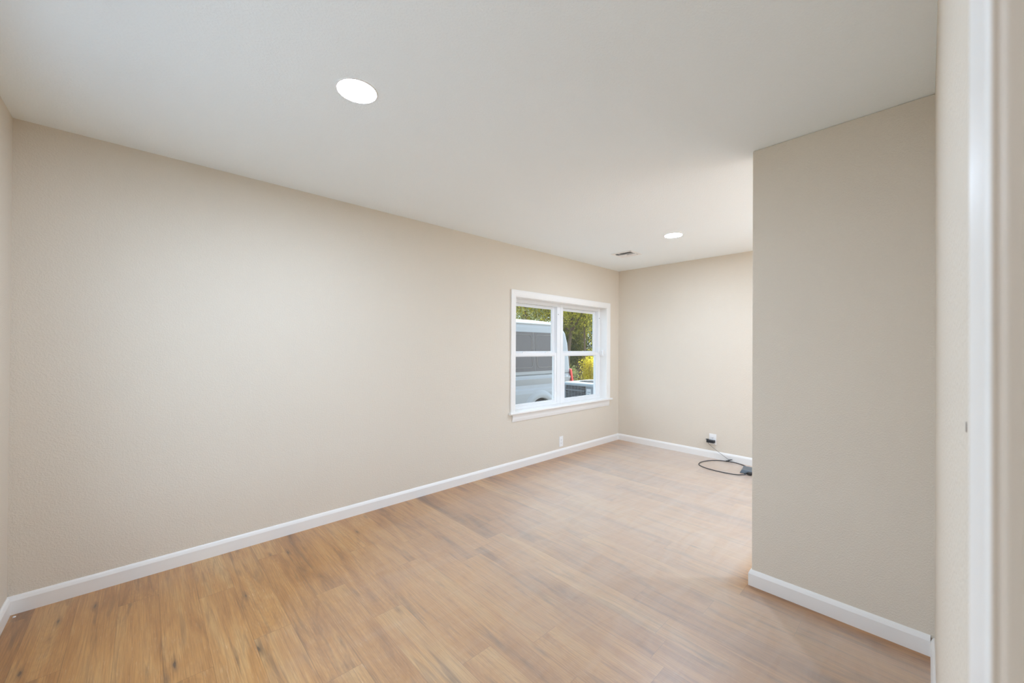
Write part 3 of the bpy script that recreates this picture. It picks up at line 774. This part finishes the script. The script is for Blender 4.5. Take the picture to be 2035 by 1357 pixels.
    for side in (0, 1):
        for xa, xb in ((4.45, DIV - 0.011), (DIV + 0.011, 6.80)):
            g = side_patch(xa, xb, 0.822, 1.655, side, 0.006).build('side_window', glass_d, v)
            # raised rounded moulding inside the dark panel
            a, b, c, d = xa + 0.06, xb - 0.055, 0.90, 1.595; r = 0.07; pts = []
            for cx, cz, a0 in ((b - r, d - r, 0), (a + r, d - r, 90), (a + r, c + r, 180), (b - r, c + r, 270)):
                for k in range(7):
                    t = math.radians(a0 + 15 * k); x, z = cx + r * math.cos(t), cz + r * math.sin(t)
                    dd = side_inset(z) - 0.008; pts.append((x, VY + dd if side == 0 else VY + VW - dd, z))
            MB().tube(pts, 0.0065, 6, closed=True).build('moulding', line, g)
        side_patch(DIV - 0.008, DIV + 0.008, 0.822, 1.655, side, 0.007, 2, 8).build('pillar_strip', line, v)
        side_patch(2.95, 4.25, 0.86, 1.52, side, 0.006).build('cab_window', glass_d, v)
        y = VY + 0.135 if side == 0 else VY + VW - 0.135
        # roof gutter rail
        MB().tube([(x, y, 1.853) for x in np.linspace(4.0, 6.72, 10)], 0.020, 8).build('roof_rail', wht, v)
        # tail lamp wrapping the corner
        pts = []
        mb = MB(); vs = []; za_, zb_ = 0.50, 0.83
        for j in range(9):
            z = za_ + (zb_ - za_) * j / 8
            xr = XR - 0.06 * j / 8; dd = 0.006 + 0.016 * j / 8
            cut_ = 0.05 if j == 8 else (0.02 if j == 7 else 0.0)
            for dx, dy in ((-0.115 + cut_, -0.006), (-0.10 + cut_, -0.016), (-0.055, -0.010), (-0.02, 0.03), (-0.002, 0.09), (0.004, 0.15)):
                t = -dx; ins = 0.17 - math.sqrt(max(0, 0.17 ** 2 - (0.17 - max(0, t)) ** 2)) if t < 0.17 else 0
                yy = dd + min(ins, 0.2) + (dy if dy < 0 else 0) - 0.004 if dy <= 0 else dd + dy
                vs.append((xr + dx + 0.012, VY + yy if side == 0 else VY + VW - yy, z))
        fs = [(j * 6 + k, j * 6 + k + 1, (j + 1) * 6 + k + 1, (j + 1) * 6 + k) for j in range(8) for k in range(5)]
        mb.add(vs, fs, 0, True); tl = mb.build('tail_lamp', red, v)
        so_ = tl.modifiers.new('thick', 'SOLIDIFY'); so_.thickness = 0.02; so_.offset = 0
        # mirror and handle
        ys = VY - 0.16 if side == 0 else VY + VW + 0.16
        MB().box((3.02, min(ys, ys + (0.14 if side == 0 else -0.14)), 0.86), (3.10, max(ys, ys + (0.14 if side == 0 else -0.14)), 1.16)).build('mirror', M['black'], v, bevel=0.02)
    # rear bumper, rear glass, windshield
    mb = MB(); mb.box((XR - 0.10, VY + 0.06, -0.22), (XR + 0.09, VY + VW - 0.06, 0.0)); mb.build('bumper', M['darkgrey'], v, bevel=0.03)
    for ya, yb in ((VY + 0.30, VY + VW / 2 - 0.05), (VY + VW / 2 + 0.05, VY + VW - 0.30)):
        vs = []
        for z in (0.92, 1.5):
            x = XR - rear_lean(z)
            vs += [(x + 0.008, ya, z), (x + 0.008, yb, z), (x - 0.02, ya, z), (x - 0.02, yb, z)]
        MB().add(vs, [(0, 1, 5, 4), (2, 6, 7, 3), (0, 4, 6, 2), (1, 3, 7, 5), (0, 2, 3, 1), (4, 5, 7, 6)]).build('rear_window', glass_d, v)
    vs = []
    for z in (1.02, 1.76):
        x = XFR + front_x(z)
        for o_ in (-0.012, 0.03):
            vs += [(x + o_, VY + 0.42, z), (x + o_, VY + VW - 0.42, z)]
    MB().add(vs, [(0, 1, 5, 4), (2, 6, 7, 3), (0, 4, 6, 2), (1, 3, 7, 5), (0, 2, 3, 1), (4, 5, 7, 6)]).build('windshield', glass_d, v)
build_van()

# --- air conditioner -------------------------------------------------------------------------
def build_ac():
    x0, x1, y0, y1, z0, z1 = 5.00, 5.72, 3.42, 4.07, -0.40, 0.735
    a = empty('air_conditioner', ((x0 + x1) / 2, (y0 + y1) / 2, GZ), 'grey louvred air conditioner condenser just outside the window', 'air conditioner')
    cas = simple('condenser_paint', (0.20, 0.235, 0.265), 0.45)
    dark = simple('condenser_coil', (0.05, 0.058, 0.068), 0.6)
    lid = simple('condenser_lid', (0.30, 0.36, 0.40), 0.35)
    sticker = simple('white_sticker', (0.55, 0.60, 0.64), 0.5)
    inkm = simple('sticker_ink', (0.18, 0.24, 0.30), 0.6)
    MB().box((x0 - 0.08, y0 - 0.08, GZ), (x1 + 0.08, y1 + 0.08, z0)).build('pad', M['slab'], a, bevel=0.01)
    MB().box((x0 + 0.03, y0 + 0.03, z0 + 0.02), (x1 - 0.03, y1 - 0.03, z1 - 0.005)).build('coil', dark, a)
    mb = MB()
    for x in (x0, x1 - 0.035):
        for y in (y0, y1 - 0.035): mb.box((x, y, z0), (x + 0.035, y + 0.035, z1))
    mb.box((x0, y0, z0), (x1, y1, z0 + 0.06)); mb.build('corner_posts', cas, a, bevel=0.006)
    # grille slats on all four sides (one part per side)
    gap = 0.024
    py = y0 + 0.232          # service panel to the near side of this line on the -X face
    for face in range(4):
        mb = MB(); z = z0 + 0.08
        i = 0
        while z < z1 - 0.02:
            big = i % 9 == 4
            h = 0.014 if big else 0.005
            if face == 0: mb.box((x0 + 0.002, py + 0.012, z), (x0 + 0.022, y1 - 0.034, z + h))
            elif face == 1: mb.box((x1 - 0.022, y0 + 0.034, z), (x1 - 0.002, y1 - 0.034, z + h))
            elif face == 2: mb.box((x0 + 0.034, y0 + 0.002, z), (x1 - 0.034, y0 + 0.022, z + h))
            else: mb.box((x0 + 0.034, y1 - 0.022, z), (x1 - 0.034, y1 - 0.002, z + h))
            z += gap; i += 1
        # vertical wires
        for k in range(1, 6):
            t = k / 6
            if face == 0: q = py + 0.012 + t * (y1 - 0.046 - py); mb.box((x0, q, z0 + 0.06), (x0 + 0.005, q + 0.004, z1))
        mb.build('grille', cas, a)
    # service panel with a sticker
    sp = MB().box((x0 - 0.004, y0 + 0.030, z0 + 0.05), (x0 + 0.02, py - 0.010, z1)).build('service_panel', cas, a, bevel=0.004)
    st = MB().box((x0 - 0.0055, y0 + 0.118, z1 - 0.30), (x0 - 0.004, py - 0.032, z1 - 0.045)).build('sticker', sticker, sp)
    mb = MB()
    for k, wd in enumerate((0.055, 0.035, 0.05, 0.03, 0.045, 0.055)):
        zz = z1 - 0.10 - k * 0.030; mb.box((x0 - 0.0061, py - 0.045 - wd, zz), (x0 - 0.0055, py - 0.045, zz + 0.010))
    mb.build('sticker_print', inkm, sp)
    # lid: bevelled cover with a round fan guard
    cx, cy = (x0 + x1) / 2, (y0 + y1) / 2
    mb = MB(); r = 0.06; P = []
    ex = 0.015
    for qx, qy, a0 in ((x1 + ex - r, y1 + ex - r, 0), (x0 - ex + r, y1 + ex - r, 90), (x0 - ex + r, y0 - ex + r, 180), (x1 + ex - r, y0 - ex + r, 270)):
        for k in range(7):
            t = math.radians(a0 + 15 * k); P.append((qx + r * math.cos(t), qy + r * math.sin(t)))
    n = len(P); rings = []
    for sc_, z in ((1.0, z1 - 0.008), (1.0, z1 + 0.018), (0.985, z1 + 0.030), (0.95, z1 + 0.037)):
        rings.append([(cx + (p - cx) * sc_, cy + (q - cy) * sc_, z) for p, q in P])
    R = 0.262
    for rr, z in ((R + 0.02, z1 + 0.042), (R, z1 + 0.040), (R - 0.004, z1 + 0.005)):
        rings.append([(cx + rr * math.cos(math.atan2(q - cy, p - cx)), cy + rr * math.sin(math.atan2(q - cy, p - cx)), z) for p, q in P])
    vs = [q for g in rings for q in g]
    fs = [(i * n + k, i * n + (k + 1) % n, (i + 1) * n + (k + 1) % n, (i + 1) * n + k) for i in range(len(rings) - 1) for k in range(n)]
    mb.add(vs, fs, 0, False); mb.add(rings[0], [tuple(range(n))]); ld = mb.build('lid', lid, a)
    mb = MB()
    for k in range(1, 9):
        rr = R * k / 8; zz = z1 + 0.052 - 0.012 * (k / 8) ** 2
        mb.tube([(cx + rr * math.cos(2 * math.pi * j / 40), cy + rr * math.sin(2 * math.pi * j / 40), zz) for j in range(40)], 0.0022, 5, closed=True)
    for j in range(8):
        t = math.pi * j / 8; mb.tube([(cx + R * s * math.cos(t), cy + R * s * math.sin(t), z1 + 0.050 - 0.012 * s * s) for s in np.linspace(-1, 1, 9)], 0.0028, 5)
    mb.build('fan_guard', dark, ld)
    mb = MB().lathe([(0.0005, 0.03), (0.06, 0.028), (0.065, -0.04)], (cx, cy, z1), 'Z', 20)
    for j in range(4):
        t0 = 2 * math.pi * j / 4; vs = []
        for rr in (0.06, 0.24):
            for s, dz in ((-0.35, -0.02), (0.35, 0.015)): vs.append((cx + rr * math.cos(t0 + s), cy + rr * math.sin(t0 + s), z1 - 0.02 + dz))
        vs += [(x, y, z - 0.004) for x, y, z in vs]
        mb.add(vs, [(0, 1, 3, 2), (4, 6, 7, 5), (0, 2, 6, 4), (1, 5, 7, 3), (0, 4, 5, 1), (2, 3, 7, 6)])
    mb.build('fan', dark, a)
build_ac()

# --- trees -----------------------------------------------------------------------------------
def leaf_mat(name, c1, c2, trans=0.5):
    m = bpy.data.materials.new(name); m.use_nodes = True; nt = m.node_tree; nt.nodes.clear(); N = nt.nodes.new; L = nt.links.new
    o = N('ShaderNodeOutputMaterial'); mx = N('ShaderNodeMixShader'); d = N('ShaderNodeBsdfDiffuse'); t = N('ShaderNodeBsdfTranslucent')
    at = N('ShaderNodeAttribute'); at.attribute_name = 'leaf_rand'
    mc = N('ShaderNodeMix'); mc.data_type = 'RGBA'; mc.inputs['A'].default_value = (*c1, 1); mc.inputs['B'].default_value = (*c2, 1)
    L(at.outputs['Fac'], mc.inputs['Factor'])
    L(mc.outputs['Result'], d.inputs[0]); L(mc.outputs['Result'], t.inputs[0]); mx.inputs[0].default_value = trans
    L(d.outputs[0], mx.inputs[1]); L(t.outputs[0], mx.inputs[2]); L(mx.outputs[0], o.inputs[0])
    return m
LM = {
    'olive': leaf_mat('olive_leaves', (0.112, 0.136, 0.029), (0.29, 0.282, 0.06)),
    'yellow': leaf_mat('yellow_green_leaves', (0.307, 0.307, 0.043), (0.64, 0.563, 0.078), 0.6),
    'dark': leaf_mat('dark_green_leaves', (0.043, 0.064, 0.022), (0.136, 0.171, 0.051)),
    'gold': leaf_mat('golden_leaves', (0.529, 0.426, 0.026), (0.767, 0.665, 0.085), 0.6),
    'pale': leaf_mat('pale_leaves', (0.256, 0.29, 0.102), (0.529, 0.512, 0.239), 0.5),
}
M['bark'] = simple('brown_bark', (0.13, 0.09, 0.06), 0.9, bump=0.8, bscale=14)

def leaves_obj(name, blobs, n, size, mat, parent, seed):
    rg = np.random.default_rng(seed)
    P = []
    wts = np.array([b[3] * b[4] * b[5] for b in blobs]); wts = wts / wts.sum()
    for (cx, cy, cz, rx, ry, rz), wt in zip(blobs, wts):
        k = max(20, int(n * wt))
        d = rg.normal(size=(k, 3)); d /= np.linalg.norm(d, axis=1)[:, None]
        r = rg.random(k) ** 0.45
        # leaves gather in twigs
        P.append(np.array([cx, cy, cz]) + d * r[:, None] * np.array([rx, ry, rz]) + rg.normal(size=(k, 3)) * 0.06)
    P = np.concatenate(P); k = len(P)
    a = rg.normal(size=(k, 3)); a /= np.linalg.norm(a, axis=1)[:, None]
    b = rg.normal(size=(k, 3)); b -= a * (a * b).sum(1)[:, None]; b /= np.linalg.norm(b, axis=1)[:, None]
    s = size * (0.6 + 0.8 * rg.random(k))[:, None]
    V = np.stack([P - a * s, P + b * s * 0.45, P + a * s, P - b * s * 0.45], 1).reshape(-1, 3)
    me = bpy.data.meshes.new(name); me.vertices.add(len(V)); me.vertices.foreach_set('co', V.ravel())
    me.loops.add(4 * k); me.loops.foreach_set('vertex_index', np.arange(4 * k, dtype=np.int32))
    me.polygons.add(k); me.polygons.foreach_set('loop_start', np.arange(0, 4 * k, 4, dtype=np.int32)); me.polygons.foreach_set('loop_total', np.full(k, 4, dtype=np.int32))
    me.update(); me.validate()
    at = me.attributes.new('leaf_rand', 'FLOAT', 'FACE'); at.data.foreach_set('value', rg.random(k).astype(np.float32))
    me.materials.append(mat)
    o = bpy.data.objects.new(name, me); COL.objects.link(o)
    if parent is not None: o.parent = parent; o.matrix_parent_inverse = Matrix.Translation(-parent.location)
    return o

def tree(name, x, y, h, r, mat, label, seed, n=5000, trunk_r=0.13, fork=0.35, base=0.3, lean=(0, 0), leaf=0.085, cat='tree', group='trees behind the van'):
    rg = random.Random(seed)
    t = empty(name, (x, y, GZ), label, cat, group)
    top = Vector((x + lean[0], y + lean[1], GZ + h * 0.9)); b0 = Vector((x, y, GZ))
    fk = b0.lerp(top, fork)
    mb = MB(); mb.tube(spline([b0, b0.lerp(fk, .5) + Vector((rg.uniform(-.08, .08), rg.uniform(-.08, .08), 0)), fk, fk.lerp(top, .5) + Vector((rg.uniform(-.25, .25), rg.uniform(-.2, .2), 0)), top], 6), trunk_r, 9, r2=trunk_r * 0.25)
    mb.build('trunk', M['bark'], t)
    blobs = []
    nb = 6
    for k in range(nb):
        a = 2 * math.pi * (k + rg.random() * .7) / nb; st = fk.lerp(top, rg.uniform(0, .45))
        e = Vector((x + r * .75 * math.cos(a), y + r * .75 * math.sin(a), GZ + h * rg.uniform(.50, .92)))
        m = MB().tube(spline([st, st.lerp(e, .5) + Vector((0, 0, -.1 * h * .2)), e], 6), trunk_r * .45, 7, r2=trunk_r * .1); m.build('branch', M['bark'], t)
        blobs.append((e.x, e.y, e.z, r * .55, r * .55, h * .14))
    for k in range(14):
        a = rg.uniform(0, 6.28); q = r * math.sqrt(rg.random()) * .9
        z = rg.uniform(base, .95)
        blobs.append((x + q * math.cos(a) + lean[0] * z, y + q * math.sin(a) + lean[1] * z, GZ + h * z, r * rg.uniform(.3, .6), r * rg.uniform(.3, .6), h * rg.uniform(.08, .15)))
    leaves_obj('crown', blobs, int(n * 1.7), leaf * 0.72, mat, t, seed)
    return t

def bush(name, x, y, h, r, mat, label, seed, n=2500, leaf=0.06):
    rg = random.Random(seed)
    t = empty(name, (x, y, GZ), label, 'shrub', 'shrubs below the trees')
    mb = MB()
    for k in range(6):
        a = rg.uniform(0, 6.28); mb.tube([(x, y, GZ), (x + .3 * r * math.cos(a), y + .3 * r * math.sin(a), GZ + h * .4), (x + .7 * r * math.cos(a), y + .7 * r * math.sin(a), GZ + h * .8)], 0.02, 6, r2=0.006)
    mb.build('stems', M['bark'], t)
    blobs = [(x + rg.uniform(-.5, .5) * r, y + rg.uniform(-.5, .5) * r, GZ + h * rg.uniform(.3, .8), r * .5, r * .5, h * .28) for _ in range(7)]
    leaves_obj('foliage', blobs, int(n * 1.4), leaf * 0.8, mat, t, seed)

tree('forked_tree', 13.62, 10.8, 7.4, 1.9, LM['olive'], 'forked brown-trunked tree standing just past the rear of the van', 1, 7000, .115, .36, .38, (0.7, 0.4))
tree('slim_tree', 14.08, 10.25, 6.6, 1.3, LM['yellow'], 'slim dark-stemmed tree with yellow leaves right of the forked tree', 2, 4200, .055, .6, .34, (-0.2, 0))
tree('yellow_tree', 12.0, 12.0, 7.0, 2.0, LM['yellow'], 'yellow-green tree rising above the van roof', 3, 6500, .11, .5, .3, (0.1, 0))
tree('brown_tree', 9.9, 11.2, 6.8, 1.9, LM['pale'], 'pale leafed tree with bare dark branches above the van', 4, 5000, .10, .4, .35, (0.8, 0))
tree('dark_tree', 17.4, 13.2, 7.2, 2.2, LM['dark'], 'dark green tree at the right of the window view', 5, 8000, .14, .4, .12)
tree('olive_tree', 15.6, 15.6, 7.4, 2.3, LM['olive'], 'olive green tree behind the forked tree', 6, 9000, .14, .4, .08)
tree('olive_tree', 21.0, 16.0, 7.4, 2.3, LM['olive'], 'olive green tree farthest right behind the dark tree', 7, 8000, .14, .4, .08)
tree('dark_tree', 13.6, 18.6, 7.6, 2.4, LM['dark'], 'dark green tree behind the yellow tree', 8, 8000, .14, .4, .08)
tree('wood_tree', 22.8, 22.2, 8.2, 3.0, LM['dark'], 'tall dark tree at the back of the wood', 9, 11000, .16, .4, .06)
tree('wood_tree', 18.6, 20.4, 8.2, 2.9, LM['olive'], 'tall olive tree at the back, behind the nearer olive tree', 10, 11000, .16, .4, .06)
tree('wood_tree', 27.5, 21.5, 8.2, 3.0, LM['olive'], 'tall olive tree at the far right of the wood', 12, 9000, .16, .4, .06)
tree('wood_tree', 17.0, 25.0, 8.6, 3.0, LM['dark'], 'tall dark tree farthest back on the left', 13, 10000, .16, .4, .06)
bush('golden_shrub', 13.75, 9.95, 1.45, 0.8, LM['gold'], 'golden yellow shrub beyond the air conditioner', 21, 3600, .05)
bush('golden_shrub', 16.2, 11.3, 2.0, 0.9, LM['yellow'], 'yellow-green shrub farther right under the dark tree', 23, 3600, .05)
bush('pale_shrub', 12.3, 9.75, 1.05, 0.5, LM['pale'], 'pale green shrub beside the red tail lamp', 22, 1800, .045)
bush('dark_shrub', 14.6, 12.6, 2.6, 1.2, LM['dark'], 'dark green shrub behind the slim yellow tree', 24, 5000, .07)
bush('dark_shrub', 17.8, 16.3, 3.0, 1.6, LM['dark'], 'large dark shrub at the back between the olive trees', 25, 6000, .08)
bush('dark_shrub', 19.3, 14.2, 4.8, 1.5, LM['dark'], 'tallest dark shrub filling the gap beside the dark green tree', 26, 7000, .08)
bush('dark_shrub', 15.9, 12.0, 3.6, 1.1, LM['olive'], 'olive shrub between the slim yellow tree and the dark green tree', 27, 5000, .07)
